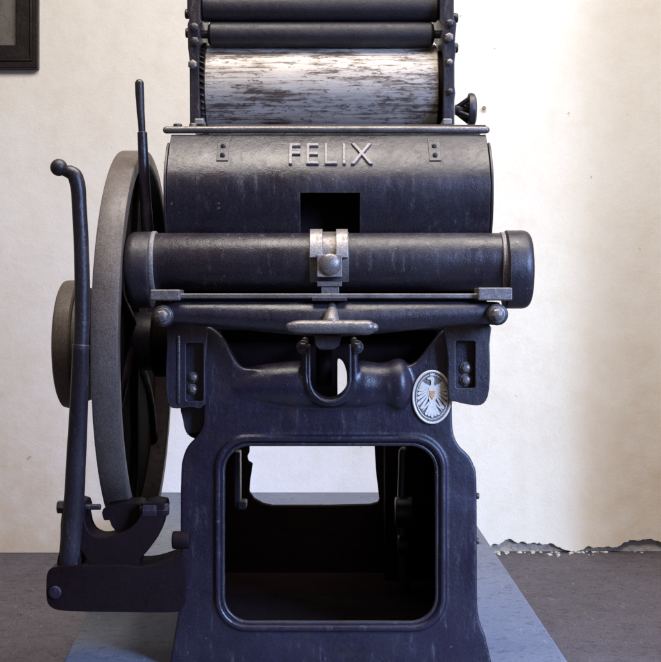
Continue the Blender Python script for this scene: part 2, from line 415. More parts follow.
# boss across the throat
def u(p): return X(p, 2.387)
bm = bmesh.new(); k = 2.387 / F
prof = [(206, 4), (222, 11), (240, 16.5), (260, 21), (280, 24), (300, 25.5), (360, 25.5), (366, 25), (373, 24), (380, 23.4), (386, 24), (392, 26.2), (397, 28), (402, 27.5), (407, 23), (411, 16), (412, 5)]
prof = spline(prof, 4)
lathe(bm, [(u(p), r * k) for p, r in prof], (0, 2.387, Z(386, 2.387)), 'X', 56)
# open a U through plate and boss, add the thick cup wall, then fuse all into one smooth casting
def upath(w, q0, qc, h, d, cx=329.5):
    return [P(cx - w, q0, d)] + [P(cx - w, q0 + (qc - q0) * t, d) for t in (0.5, 1)] + [P(cx - w * math.cos(math.pi * t / 14), qc + h * math.sin(math.pi * t / 14), d) for t in range(1, 14)] + [P(cx + w, qc - (qc - q0) * t, d) for t in (0, 0.5, 1)]
cut = bmesh.new()
us = [(309.5, 330), (309.5, 378)] + [(329.5 - 20 * math.cos(math.pi * t / 12), 378 + 22 * math.sin(math.pi * t / 12)) for t in range(1, 12)] + [(349.5, 378), (349.5, 330)]
slab(cut, [us], 2.2, 2.51, 2.34)
def tmp_obj(name, b):
    bmesh.ops.recalc_face_normals(b, faces=b.faces)
    me = bpy.data.meshes.new(name); b.to_mesh(me); b.free()
    o = bpy.data.objects.new(name, me); COL.objects.link(o); return o
def evaluated(o):
    bpy.context.view_layer.update()
    return bpy.data.meshes.new_from_object(o.evaluated_get(bpy.context.evaluated_depsgraph_get()))
def drop(o):
    me = o.data; bpy.data.objects.remove(o); bpy.data.meshes.remove(me)
co_ = tmp_obj('cutter', cut)
fused = bmesh.new()
for b in (column_bm, bm):
    t = tmp_obj('piece', b); md = t.modifiers.new('slot', 'BOOLEAN'); md.operation = 'DIFFERENCE'; md.object = co_; md.solver = 'EXACT'
    me = evaluated(t); fused.from_mesh(me); bpy.data.meshes.remove(me); drop(t)
drop(co_)
tube(fused, upath(24.6, 341, 378.5, 24.5, 2.348), L(4.6, 2.348), 16)
tube(fused, [P(p, q, D0 - 0.0015) for p, q in rrect(218.0, 443.0, 438.5, 628, 30, 10)], L(3.3, D0), 14, True)
t = tmp_obj('piece', fused)
md = t.modifiers.new('fuse', 'REMESH'); md.mode = 'VOXEL'; md.voxel_size = 0.0024
md = t.modifiers.new('soft', 'SMOOTH'); md.factor = 0.5; md.iterations = 5
me = evaluated(t); drop(t)
bm = bmesh.new(); bm.from_mesh(me); bpy.data.meshes.remove(me)
lo = Vector((min(v.co[i] for v in bm.verts) for i in range(3))); hi = Vector((max(v.co[i] for v in bm.verts) for i in range(3))); c = (lo + hi) / 2
for v in bm.verts:
    v.co -= c
    w_ = Vector((v.co.x * 31, v.co.y * 31, v.co.z * 31))
    v.co.y += 0.0009 * (math.sin(w_.x + 1.7 * math.sin(w_.z * 0.7)) * math.sin(w_.z * 1.3 + 0.8))      # ripples of the casting
soft = [v for v in bm.verts if X(215, 2.36) < v.co.x + c.x < X(418, 2.36) and Z(428, 2.36) < v.co.z + c.z < Z(338, 2.36)]
for it in range(10): bmesh.ops.smooth_vert(bm, verts=soft, factor=0.5, use_axis_x=True, use_axis_y=True, use_axis_z=True)
bm.to_mesh(column.data); bm.free()
column.location = c - press.location; column.data.materials.append(M_BODY)
for p in column.data.polygons: p.use_smooth = True
for ch in column.children: ch.location -= column.location
# yoke bead round the U
yk = bmesh.new()
tube(yk, upath(20.5, 346, 379, 23, 2.331), L(1.7, 2.33), 12)
obj('yoke', yk, M_BODY2, press)
pin = bmesh.new(); rcyl(pin, Z(386, 2.45), Z(330, 2.45), L(8, 2.45), (X(324, 2.45), 2.45, 0), 'Z', 0.003)
obj('plunger', pin, M_DARK, press)

# ------------------------------------------------------------------ badge
bc = P(432, 397, D0 - 0.001)
def oval(n, a, b_): return [(432 + a * math.cos(2 * math.pi * i / n), 397 + b_ * math.sin(2 * math.pi * i / n)) for i in range(n)]
bm = bmesh.new(); slab(bm, [oval(48, 20, 27)], D0 - 0.004, D0 + 0.002, D0)
badge = obj('badge', bm, M_BADGE_BG, press, 0.001)
badge['label'] = 'oval silvery badge with a spread eagle on the dark column'
bm = bmesh.new(); tube(bm, [P(p, q, D0 - 0.0042) for p, q in oval(48, 18.9, 25.9)], L(1.25, D0), 10, True)
obj('rim', bm, M_BADGE, badge)
eg = bmesh.new(); E = D0 - 0.0052; lay = [0]
def flat(pts):
    """one cut-out of the emblem, each a hair proud of the last"""
    lay[0] += 1; slab(eg, [pts], E - 0.00003 * lay[0], D0 - 0.002, D0)
def feather(a, b_, w0, w1):
    (x0, y0), (x1, y1) = a, b_
    dx, dy = x1 - x0, y1 - y0; ln = math.hypot(dx, dy); ux, uy = dx / ln, dy / ln; nx, ny = -uy, ux
    pts = [(x0 + nx * w0, y0 + ny * w0), (x0 - nx * w0, y0 - ny * w0)]
    for k in range(7):
        t = math.pi * (k / 6 - 0.5); r_ = w1
        pts.append((x1 + ux * (r_ * math.cos(t) - r_) + nx * r_ * math.sin(t), y1 + uy * (r_ * math.cos(t) - r_) + ny * r_ * math.sin(t)))
    flat(pts)
for s in (-1, 1):
    for i in range(8):
        t = i / 7
        a = (432 + s * (6.2 - 3.6 * t), 385.5 + 8.5 * t); ang = math.radians(-38 + 98 * t)
        ca, sa = math.cos(ang), math.sin(ang); ln = 1.0
        while ln < 17 and ((a[0] - 432 + s * ln * ca) / 15.0) ** 2 + ((a[1] + ln * sa - 397) / 21.0) ** 2 < 1: ln += 0.25
        feather(a, (a[0] + s * ln * ca, a[1] + ln * sa), 0.75, 1.45)
    flat([(432 + s * 1.5, 387), (432 + s * 4, 384.5), (432 + s * 7.5, 383.5), (432 + s * 8.2, 385.5), (432 + s * 6, 390), (432 + s * 3.2, 397), (432 + s * 1.5, 396)][::s])
    feather((432 + s * 1.5, 401), (432 + s * 7.5, 407.5), 1.2, 0.9)
    for dx, dy in ((4.4, -1.2), (4.6, 1.2), (3.0, 3.6)): feather((432 + s * 6.8, 407), (432 + s * (6.8 + dx), 407 + dy), 0.5, 0.4)
for i in range(5):
    feather((432 + (i - 2) * 0.8, 403), (432 + (i - 2) * 3.3, 417.3 - abs(i - 2) * 1.3), 0.7, 1.45)
flat(spline([(432, 383.5), (434.6, 386), (436, 391), (435.6, 398), (433.8, 404), (432, 406), (430.2, 404), (428.4, 398), (428, 391), (429.4, 386)], 3, True))
flat([(430.8, 385), (430.6, 381), (430.3, 379.6), (427.4, 379.3), (426.8, 378.4), (428.8, 377.2), (430.6, 376.2), (432.6, 376.3), (433.8, 377.6), (434.0, 380), (433.4, 385)])
flat([(430, 375.4), (429.6, 372.8), (431, 374), (432, 372.4), (433, 374), (434.4, 372.8), (434, 375.4)])
obj('eagle', eg, M_BADGE, badge, 0.0002, 1)
bm = bmesh.new(); slab(bm, [[(429.6, 390.5), (434.4, 390.5), (434.4, 395.5), (432, 399.5), (429.6, 395.5)]], E - 0.0022, E + 0.001, D0); obj('shield', bm, M_SHIELD, badge, 0.0003)
for i in range(1):
    bm = bmesh.new(); tube(bm, [P(p, q, D0 - 0.0045) for p, q in oval(40, 15.8, 22.2)], L(0.45, D0), 6, True); obj('inner_rim', bm, M_BADGE, badge)

# ------------------------------------------------------------------ side brackets
def bracket(outline, slot, bolts, d=2.335):
    bm = bmesh.new(); slab(bm, [outline, slot], d, d + 0.06)
    o = obj('bracket', bm, M_BODY2 if outline[0][0] > 330 else M_BODY, press, 0.009, 4)
    b = bmesh.new(); boxpx(b, min(p for p, q in slot) - 3, max(p for p, q in slot) + 3, min(q for p, q in slot) - 3, max(q for p, q in slot) + 3, d + 0.020, d + 0.04)
    obj('slot_back', b, M_BODY, o)
    for (p, q, r) in bolts: hexbolt(o, P(p, q, d + 0.0195), L(r, d), 0.008, M_STEEL, 'nut', random.random())
    return o
bracket(spline([(447, 322), (488, 322), (489.5, 345), (490, 375), (488, 396), (481, 405), (468, 404.5), (455, 401.5), (449, 398), (448, 360)], 3, True), rrect(456, 475, 341, 388, 2, 3), [(466, 368, 5.0), (466, 380, 5.0)])
bracket(spline([(205, 322), (170, 322), (167, 345), (166, 375), (167, 398), (172, 408), (190, 407), (204, 405), (205, 365)], 3, True), rrect(186, 203, 343, 401, 2, 3), [(194, 377, 4.2), (193, 389, 4.2)])
bm = bmesh.new(); tube(bm, [P(178.5, q, 2.337) for q in (338, 360, 385, 402)], L(2.6, 2.337), 12); obj('flange_rib', bm, M_BODY2, press)
bm = bmesh.new(); slab(bm, [spline([(182, 405), (183, 420), (186, 432), (193, 438), (203, 438), (206, 405)], 4, True)], 2.39, 2.45, 2.39); obj('lug', bm, M_BODY, press, 0.004)

bm = bmesh.new(); boxpx(bm, 171, 487, 236, 331, 2.465, 2.70); obj('bed', bm, M_DARK, press, 0.004)
# ------------------------------------------------------------------ cross beam, bar and T handle
bm = bmesh.new(); dB = 2.287
prof = [(161, 9), (172, 11), (200, 12.2), (230, 13.4), (265, 15.2), (310, 17.2), (330, 17.5), (350, 17.2), (395, 15.2), (430, 13.4), (460, 12.2), (488, 11), (499, 9)]
pts = [P(p, 301.5 + max(r, 10), dB) for p, r in spline(prof, 5)]
tube(bm, pts, [L(r, dB) for p, r in spline(prof, 5)], 28, False, False)
beam = obj('cross_beam', bm, M_BODY2, press)
bm = bmesh.new(); dF = 2.262
boxpx(bm, 152, 510, 293.5, 298.6, dF + 0.008, dF + 0.05)
bar = obj('gauge_bar', bm, M_STEEL, press, 0.0025, 3)
for a, b_, q in ((150, 180, 289.5), (478, 512.5, 287.5)):
    bm = bmesh.new(); boxpx(bm, a, b_, q, 300.5, dF - 0.006, dF + 0.058); obj('end_block', bm, M_STEEL, bar, 0.003, 3)
for p, q in ((163, 316), (497, 314.5)):
    bm = bmesh.new(); rcyl(bm, -0.005, 0.10, L(11, 2.262), P(p, q, 2.262), 'Y', 0.004, 28); obj('bolt_lug', bm, M_BODY2, bar)
    hexbolt(bar, P(p, q, 2.256), L(6.3, 2.256), 0.014, M_STEEL, 'bolt', 0.3)
# T handle
bm = bmesh.new(); dH = 2.235
hp = [(290.5, 4.8), (297, 6.6), (310, 7.0), (332, 7.2), (352, 7.2), (362, 7.6), (370, 7.0), (374, 4.6)]
tube(bm, [P(p, 327 + 0.6 * (p > 355), dH) for p, r in spline(hp, 4)], [L(r, dH) for p, r in spline(hp, 4)], 22)
handle = obj('handle', bm, M_STEEL, press)
bm = bmesh.new()
lathe(bm, [(r_, L(w, dH)) for r_, w in ((0.0, 5), (0.02, 6.5), (0.05, 11), (0.075, 16))], P(332, 325, dH), 'Y', 24)
tube(bm, [P(331, 323, dH + 0.008), P(332, 312, 2.262), P(332, 303, 2.285)], [L(9, dH), L(6, dH), L(4, dH)], 16)
obj('stem', bm, M_STEEL, handle)
bm = bmesh.new(); slab(bm, [[(313, 334), (342, 334), (339, 346), (334, 350), (320, 350), (315, 346)]], 2.265, 2.31, 2.265); obj('catch', bm, M_BODY2, press, 0.004)
for p, q in ((303, 347), (357, 347)):
    hexbolt(press, P(p, q, 2.335), L(5, 2.33), 0.012, M_BODY2, 'adjusting_screw', 0.5)
    b = bmesh.new(); rcyl(b, 0, 0.06, L(6, 2.33), P(p, q, 2.336), 'Y', 0.003, 20); obj('screw_post', b, M_BODY, press)

# ------------------------------------------------------------------ long round casing with end caps
dT = 2.41; zT = Z(262, dT); kT = dT / F
bm = bmesh.new(); lathe(bm, [(X(155, dT), 24 * kT), (X(155, dT), 28 * kT), (X(157, dT), 29 * kT), (X(480, dT), 29.2 * kT), (X(499, dT), 29 * kT), (X(500, dT), 27.5 * kT), (X(500, dT), 20 * kT)], (0, dT, zT), 'X', 72)
casing = obj('round_casing', bm, M_BODY2, press)
for p0, p1, q in ((499.5, 505, 265), (152.5, 157, 264)):
    bm = bmesh.new(); rcyl(bm, X(p0, dT), X(p1, dT), 33 * kT, (0, dT, Z(q, dT)), 'X', 0.002, 56); obj('collar', bm, M_LETTER, casing)
def cap(p0, p1, q, r, mat):
    bm = bmesh.new(); w = X(p1, dT) - X(p0, dT)
    e = 0.016; prof = [(0, r * kT * 0.55), (0, r * kT - 0.004), (0.004, r * kT)]
    if p0 < 330: prof = [(w, r * kT * 0.55), (w, r * kT - 0.002), (w - 0.002, r * kT)]
    n = 6; sg = 1 if p0 > 330 else -1; x1 = w if p0 > 330 else 0
    prof += [(x1 - sg * e * (1 - math.sin(math.pi / 2 * i / n)), r * kT - e * 0.8 * (1 - math.cos(math.pi / 2 * i / n))) for i in range(n + 1)]
    prof += [(x1 + sg * 0.002, r * kT * 0.4), (x1 + sg * 0.002, 0.002)]
    lathe(bm, [(X(p0, dT) + a, b_) for a, b_ in prof], (0, dT, Z(q, dT)), 'X', 64)
    return obj('end_cap', bm, mat, casing)
cap(503.5, 529.5, 269.5, 39.2, M_BODY2)
cap(129, 153, 270, 38.2, M_BODY2)
# clamp in the middle of the casing
dC = dT - 29.2 * kT
bm = bmesh.new()
def arc_strip(bm, p0, p1, a0, a1, t0=0.0, th=0.006, n=10):
    """strip that follows the round casing between two angles (degrees above the horizontal, towards the viewer)"""
    R0 = 29.2 * kT + t0; ring = []
    for i in range(n + 1):
        a = math.radians(a0 + (a1 - a0) * i / n)
        row = []
        for p, r in ((p0, R0), (p1, R0), (p1, R0 + th), (p0, R0 + th)):
            row.append(bm.verts.new((X(p, dC), dT - r * math.cos(a), zT + r * math.sin(a))))
        ring.append(row)
    for i in range(n):
        for k_ in range(4): bm.faces.new((ring[i][k_], ring[i][(k_ + 1) % 4], ring[i + 1][(k_ + 1) % 4], ring[i + 1][k_]))
    bm.faces.new(ring[0][::-1]); bm.faces.new(ring[-1])
arc_strip(bm, 309.5, 349, -42, 78, -0.001, 0.004)
clamp = obj('clamp', bm, M_STEEL, casing, 0.001)
for p0, p1 in ((309.5, 322.5), (336, 348)):
    bm = bmesh.new(); arc_strip(bm, p0, p1, 5, 68, 0.003, 0.008); obj('prong', bm, M_BRIGHT, clamp, 0.0012)
bm = bmesh.new(); boxpx(bm, 317, 342, 254.5, 277, dC - 0.020, dC + 0.01); obj('block', bm, M_BRIGHT, clamp, 0.0015)
bm = bmesh.new(); lathe(bm, [(0, L(11, dC)), (-0.005, L(10.5, dC)), (-0.009, L(8, dC)), (-0.011, L(4, dC)), (-0.0115, 0.0005)], P(330, 264.5, dC - 0.0195), 'Y', 28); obj('screw', bm, M_STEEL, clamp)
bm = bmesh.new(); boxpx(bm, 317, 342, 281.5, 286.5, dC - 0.014, dC + 0.02); boxpx(bm, 321, 339, 286.5, 297, dC - 0.010, dC + 0.012); obj('foot', bm, M_STEEL, clamp, 0.001)
bm = bmesh.new(); boxpx(bm, 312, 347, 297.5, 300.8, dF - 0.004, dF + 0.02); obj('stop', bm, M_BODY2, bar, 0.001)

# ------------------------------------------------------------------ hood with the name
dA = 2.44
hz0, hz1 = Z(241, dA), Z(131, dA)
def hood(t):
    """t 0 bottom .. 1 top -> depth and height"""
    z = hz0 + (hz1 - hz0) * t
    y = 2.415 + (0.036 * ((0.5 - t) / 0.5) ** 2 if t < 0.5 else 0.075 * ((t - 0.5) / 0.5) ** 1.7)
    return y, z
qs = [0, 0.06, 0.14, 0.22, 0.30, 0.36, 0.42, 0.445, 0.48, 0.53, 0.58, 0.63, 0.68, 0.73, 0.78, 0.83, 0.88, 0.92, 0.96, 1.0]
tn = (241 - 194) / 110.0
qs = [q for q in qs if abs(q - tn) > 0.015] + [tn]; qs.sort()
ps = [168, 190, 215, 240, 270, 300.5, 330, 359.5, 390, 420, 445, 470, 489]
bm = bmesh.new(); grid = []
for q in qs:
    y, z = hood(q); grid.append([bm.verts.new((X(p, dA), y, z)) for p in ps])
for i in range(len(qs) - 1):
    for j in range(len(ps) - 1):
        if qs[i + 1] <= tn + 1e-6 and ps[j] >= 300 and ps[j + 1] <= 360: continue
        bm.faces.new((grid[i][j], grid[i][j + 1], grid[i + 1][j + 1], grid[i + 1][j]))
bmesh.ops.recalc_face_normals(bm, faces=bm.faces)
if sum(f.normal.y for f in bm.faces) > 0: bmesh.ops.reverse_faces(bm, faces=bm.faces)
r = bmesh.ops.solidify(bm, geom=bm.faces[:], thickness=0.005)
hd = obj('hood', bm, M_BODY2, press, 0.0012)
bm = bmesh.new(); box(bm, X(172, dA), X(486, dA), 2.515, 2.70, hz0, hz1 - 0.012); obj('hood_core', bm, M_DARK, hd)
for sgn, p in ((-1, 167.5), (1, 489.8)):
    bm = bmesh.new(); out = []
    for q in [i / 16 for i in range(17)]:
        y, z = hood(q); z = min(z, hz1 - 0.018); out.append((y - 0.002, z))
    out += [(2.70, hz1 - 0.018), (2.70, hz0)]
    x0 = X(p, dA); x1 = x0 + sgn * 0.0045
    A = [bm.verts.new((x0, y, z)) for y, z in out]; B = [bm.verts.new((x1, y, z)) for y, z in out]
    bm.faces.new(A); bm.faces.new(B[::-1])
    for i in range(len(A)): bm.faces.new((A[i], A[(i + 1) % len(A)], B[(i + 1) % len(A)], B[i]))
    bmesh.ops.remove_doubles(bm, verts=bm.verts, dist=1e-5)
    obj('end_plate', bm, M_BODY2, hd, 0.0015)
# raised name
cu = bpy.data.curves.new('lettering', 'FONT'); cu.body = 'FELIX'; cu.size = 1.0; cu.extrude = 0.04; cu.bevel_depth = 0.012; cu.bevel_resolution = 1; cu.space_character = 1.18; cu.offset = -0.012
to = bpy.data.objects.new('t', cu); COL.objects.link(to); bpy.context.view_layer.update()
dg = bpy.context.evaluated_depsgraph_get(); tm = bpy.data.meshes.new_from_object(to.evaluated_get(dg))
bpy.data.objects.remove(to)
bm = bmesh.new(); bm.from_mesh(tm); bpy.data.meshes.remove(tm)
bmesh.ops.subdivide_edges(bm, edges=[e for e in bm.edges if e.calc_length() > 0.2], cuts=3)
xs = [v.co.x for v in bm.verts]; ys = [v.co.y for v in bm.verts]; x0, x1, y0, y1 = min(xs), max(xs), min(ys), max(ys)
for v in bm.verts:
    fx = (v.co.x - x0) / (x1 - x0); fy = (v.co.y - y0) / (y1 - y0); h = v.co.z * 0.07
    p = 289 + (372.5 - 289) * fx; q = 165.5 + (143 - 165.5) * fy
    t = (Z(q, dA) - hz0) / (hz1 - hz0)
    ya, za = hood(t); yb, zb = hood(t + 0.02)
    nrm = Vector((0, -(zb - za), (yb - ya))).normalized()
    v.co = Vector((X(p, dA), ya, za)) + nrm * (h + 0.0008)
obj('lettering', bm, M_LETTER, hd, smooth=30)
# hinge tabs with rivets
for p in (222.5, 435):
    bm = bmesh.new()
    for i in range(6): pass
    rows = []
    for i in range(8):
        q = 136 + (161 - 136) * i / 7; t = (Z(q, dA) - hz0) / (hz1 - hz0); y, z = hood(t)
        rows.append([bm.verts.new((X(a, dA), y - 0.0022, z)) for a in (p - 6, p + 6)] + [bm.verts.new((X(a, dA), y + 0.003, z)) for a in (p + 6, p - 6)])
    for i in range(7):
        for k_ in range(4): bm.faces.new((rows[i][k_], rows[i][(k_ + 1) % 4], rows[i + 1][(k_ + 1) % 4], rows[i + 1][k_]))
    bm.faces.new(rows[0]); bm.faces.new(rows[-1][::-1])
    for q in (145, 155):
        t = (Z(q, dA) - hz0) / (hz1 - hz0); y, z = hood(t)
        rcyl(bm, -0.005, 0.001, L(2.6, dA), (X(p, dA), y - 0.002, z), 'Y', 0.002, 16, 3)
    obj('hinge_tab', bm, M_BODY2, hd, 0.0008)
# rail along the top
bm = bmesh.new(); dR = 2.492
tube(bm, [P(166.5, 130, dR), P(250, 129.6, dR), P(400, 129.6, dR), P(486, 130, dR)], L(3.6, dR), 18)
obj('top_rail', bm, M_STEEL, hd)
bm = bmesh.new(); boxpx(bm, 208, 486, 124.5, 128, dR, dR + 0.2); obj('top_ledge', bm, M_BODY2, hd, 0.002)
for p, q, r in ((176.5, 125.5, 4.5), (192, 124.5, 4.0)):
    bm = bmesh.new(); rcyl(bm, Z(130, dR), Z(q - r * 0.7, dR), L(r, dR), (X(p, dR), dR + 0.02, 0), 'Z', 0.003, 18); obj('stud', bm, M_STEEL if p > 180 else M_BODY2, hd)

# ------------------------------------------------------------------ inking unit
dI = 2.66; kI = dI / F
bm = bmesh.new(); lathe(bm, [(X(208.5, dI), 30 * kI), (X(208.5, dI), 43.5 * kI), (X(209.5, dI), 44.5 * kI), (X(434, dI), 44.5 * kI), (X(435, dI), 43.5 * kI), (X(435, dI), 30 * kI)], (0, dI, Z(90, dI)), 'X', 96)
ink = obj('ink_cylinder', bm, M_INK, press)
# helical gear at its left end
bm = bmesh.new(); nT = 44; rings = []
for j in range(7):
    a = X(199.5 + 8.5 * j / 6, dI); tw = 0.10 * j / 6; ring = []
    for i in range(nT * 4):
        r = (42.5, 46.5, 46.5, 42.5)[i % 4] * kI; t = 2 * math.pi * (i + (0.3 if i % 4 in (1,) else -0.3 if i % 4 == 2 else 0)) / (nT * 4) + tw
        ring.append(bm.verts.new((a, dI + r * math.cos(t), Z(90, dI) + r * math.sin(t))))
    rings.append(ring)
for j in range(6):
    for i in range(nT * 4): bm.faces.new((rings[j][i], rings[j][(i + 1) % (nT * 4)], rings[j + 1][(i + 1) % (nT * 4)], rings[j + 1][i]))
bm.faces.new(rings[0]); bm.faces.new(rings[-1][::-1])
obj('gear', bm, M_BODY2, ink, smooth=25)
bm = bmesh.new(); rcyl(bm, X(435.3, dI), X(442, dI), 40 * kI, (0, dI, Z(92, dI)), 'X', 0.002, 48); obj('end_flange', bm, M_DARK, ink)
# ink roller above
dQ = 2.60; kQ = dQ / F
def roller(name, q, r, p0, p1, jr, ext):
    bm = bmesh.new()
    lathe(bm, [(X(p0 - ext, dQ), jr * kQ * 0.2), (X(p0 - ext, dQ), jr * kQ), (X(p0, dQ), jr * kQ), (X(p0 + 1, dQ), r * 0.72 * kQ), (X(p0 + 4, dQ), r * kQ), (X(p1 - 4, dQ), r * kQ), (X(p1 - 1, dQ), r * 0.72 * kQ), (X(p1, dQ), jr * kQ), (X(p1 + ext, dQ), jr * kQ), (X(p1 + ext, dQ), jr * 0.2 * kQ)], (0, dQ, Z(q, dQ)), 'X', 56)
    return obj(name, bm, M_RUB, press)
roller('ink_roller', 34.5, 12.6, 207.5, 434.5, 4, 9)
roller('ink_roller', 8, 14.2, 200, 440, 4, 6)
# side arms carrying the rollers
def arm(outline, d0=2.55, d1=2.74):
    bm = bmesh.new(); slab(bm, [outline], d0, d1, d0); return obj('side_arm', bm, M_BODY2, press, 0.003, 3)
la = arm([(190, 128), (189.5, 60), (188, 48), (187.5, 24), (189.5, 18), (187, 12), (187, -30), (200, -30), (200, 18), (202, 22), (198.5, 27), (200, 36), (198, 42), (200, 128)])
ra = arm([(454.5, 128), (454.5, 100), (455.5, 93), (454.5, 86), (454.5, 62), (456, 50), (455, 42), (456.5, 24), (454, 18), (454, -30), (440, -30), (440, 20), (444, 26), (441, 36), (443, 46), (444, 52), (443.5, 128)])
for o, items in ((la, ((193, 65, 5, M_STEEL), (194.5, 28, 5, M_BODY2), (195, 42, 5, M_BODY2))), (ra, ((449, 38, 5, M_STEEL), (449.5, 62.5, 3.4, M_BRIGHT), (450, 24, 4.5, M_BODY2), (450, 92, 3.5, M_BODY2)))):
    for p, q, r, m_ in items: hexbolt(o, P(p, q, 2.549), L(r, 2.55), 0.009, m_, 'nut', random.random(), False)
for o, ps_ in ((la, ((188, 14), (188.5, 33))), (ra, ((455, 48), (455, 18)))):
    for p, q in ps_:
        bm = bmesh.new(); c = P(p, q, 2.60); rcyl(bm, -0.006, 0.006, 0.010, c, 'X', 0.003, 14); obj('side_knob', bm, M_BODY2, o)
bm = bmesh.new(); boxpx(bm, 188, 455, -34, -24, 2.56, 2.60); obj('top_bar', bm, M_BODY2, press, 0.003)
for p in (197.5, 446):
    bm = bmesh.new(); boxpx(bm, p - 3, p + 6, 118.5, 124.5, 2.52, 2.58); obj('pad', bm, M_BRIGHT, press, 0.002)
# hand wheel on the right
bm = bmesh.new(); dW = 2.60; kW = dW / F; c = (0, dW, Z(110, dW))
pr = [(469, 4), (468, 10), (467.5, 14), (468.5, 16.5), (471, 17), (474, 16), (475.5, 13), (475.5, 5), (475.2, 1)]
lathe(bm, [(X(455, dW), 5 * kW), (X(458, dW), 6 * kW), (X(463, dW), 5 * kW)] + [(X(p, dW), r * kW) for p, r in pr], c, 'X', 40)
hw = obj('hand_wheel', bm, M_BODY2, press)
bm = bmesh.new()
for a in (0.6, 2.2, 3.8, 5.3):
    tube(bm, [Vector((X(458, dW), dW + 4 * kW * math.cos(a), c[2] + 4 * kW * math.sin(a))), Vector((X(469, dW), dW + 13 * kW * math.cos(a), c[2] + 13 * kW * math.sin(a)))], 0.005, 10)
obj('spoke', bm, M_BODY2, hw)

# ------------------------------------------------------------------ flywheel, pulley and shaft
dY = 2.70; zY = Z(341.5, dY); R = 0.4000; xi, xo = -0.3817, -0.4320
fwb = bmesh.new()
w = xi - xo; e = 0.004
prof = [(xo, R - 0.034), (xo, R - e), (xo + e * 0.3, R - e * 0.3), (xo + e, R), (xi - e, R), (xi - e * 0.3, R - e * 0.3), (xi, R - e), (xi, R - 0.026), (xi - 0.003, R - 0.030), (xi - 0.030, R - 0.036), (xo + 0.012, R - 0.042)]
lathe(fwb, prof, (0, dY, zY), 'X', 160, True)
fly = obj('flywheel', fwb, M_IRON, press)
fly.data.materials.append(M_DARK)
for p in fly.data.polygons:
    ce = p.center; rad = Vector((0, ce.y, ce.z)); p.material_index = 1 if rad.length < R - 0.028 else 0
bm = bmesh.new()
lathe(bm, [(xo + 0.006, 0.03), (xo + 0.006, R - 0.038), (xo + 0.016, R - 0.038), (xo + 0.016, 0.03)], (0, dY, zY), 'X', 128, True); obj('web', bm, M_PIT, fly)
bm = bmesh.new(); rcyl(bm, xo - 0.02, xi + 0.02, 0.062, (0, dY, zY), 'X', 0.006, 48); obj('hub', bm, M_BODY, fly)
for i in range(6):
    a = math.radians(20 + 60 * i); pts = []
    for j in range(9):
        rr = 0.05 + (R - 0.04 - 0.05) * j / 8; aa = a + 0.20 * math.sin(math.pi * j / 8)
        pts.append(Vector((xo + 0.016, dY + rr * math.cos(aa), zY + rr * math.sin(aa))))
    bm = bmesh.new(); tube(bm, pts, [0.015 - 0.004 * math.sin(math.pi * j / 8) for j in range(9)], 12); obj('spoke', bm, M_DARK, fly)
# pulley
bm = bmesh.new(); kp = dY / F; rp = 0.1345
prof = [(-0.558, 0.03), (-0.558, rp - 0.022), (-0.562, rp - 0.010), (-0.558, rp - 0.002), (-0.550, rp), (-0.528, rp), (-0.524, rp - 0.004), (-0.524, rp - 0.012), (-0.514, rp - 0.014), (-0.505, rp - 0.016), (-0.500, rp - 0.03), (-0.500, 0.03)]
lathe(bm, prof, (0, dY, Z(344, dY)), 'X', 96, True); obj('pulley', bm, M_IRON, press, 0.001)
bm = bmesh.new(); rcyl(bm, -0.552, -0.20, 0.030, (0, dY, zY), 'X', 0.004, 40); rcyl(bm, -0.50, -0.435, 0.055, (0, dY, zY), 'X', 0.006, 40)
rcyl(bm, -0.372, -0.30, 0.075, (0, dY, zY), 'X', 0.01, 48)
obj('drive_shaft', bm, M_DARK, press)

# ------------------------------------------------------------------ levers
dL = 2.28
pth = [(70, 172, 6.8), (75, 176, 7.6), (78.3, 188, 7.6), (79.3, 205, 7.4), (81.2, 240, 7.5), (82.3, 280, 7.6), (82.2, 320, 7.6), (81.2, 347, 7.7)]
sm = spline(pth, 5); bm = bmesh.new()
tube(bm, [P(p, q, dL) for p, q, r in sm], [L(r, dL) for p, q, r in sm], 22)
lev = obj('hand_lever', bm, M_BODY2, press)
sm = spline([(81, 347, 8.3, 2.28), (80, 380, 8.8, 2.29), (78.3, 420, 9.3, 2.305), (76.5, 455, 9.8, 2.318), (74.5, 495, 10.0, 2.332), (72, 530, 10.5, 2.346), (69, 578, 11.5, 2.362)], 4)
bm = bmesh.new(); tube(bm, [P(p, q, d) for p, q, r, d in sm], [L(r, d) for p, q, r, d in sm], 22); obj('lower_rod', bm, M_BODY2, lev)
bm = bmesh.new(); bmesh.ops.create_uvsphere(bm, u_segments=32, v_segments=20, radius=L(8.6, dL)); bm.transform(Matrix.Translation(P(59, 167.5, dL))); obj('knob', bm, M_BODY2, lev)
bm = bmesh.new(); tube(bm, [P(59, 168, dL), P(74, 176, dL)], L(5.2, dL), 14); obj('neck', bm, M_BODY2, lev)
bm = bmesh.new(); tube(bm, [P(81.3, 344.5, dL), P(81, 349.5, dL)], L(8.5, dL), 22, False, False); obj('collar', bm, M_BODY2, lev, 0.0015)
dK = 2.50
bm = bmesh.new(); sm = [(142.2, 132, 4.8), (143.5, 160, 5.2), (145.5, 200, 5.6), (148, 236, 6.2), (152, 290, 7)]
tube(bm, [P(p, q, dK) for p, q, r in sm], [L(r, dK) for p, q, r in sm], 18, False, False); lv2 = obj('throw_off_lever', bm, M_BODY, press, 0.001)
bm = bmesh.new(); sm = [(139.5, 83.5, 4.4), (139.9, 95, 4.5), (140.8, 112, 3.9), (142.2, 133, 3.4)]
tube(bm, [P(p, q, dK) for p, q, r in sm], [L(r, dK) for p, q, r in sm], 18); obj('grip', bm, M_BODY2, lv2)

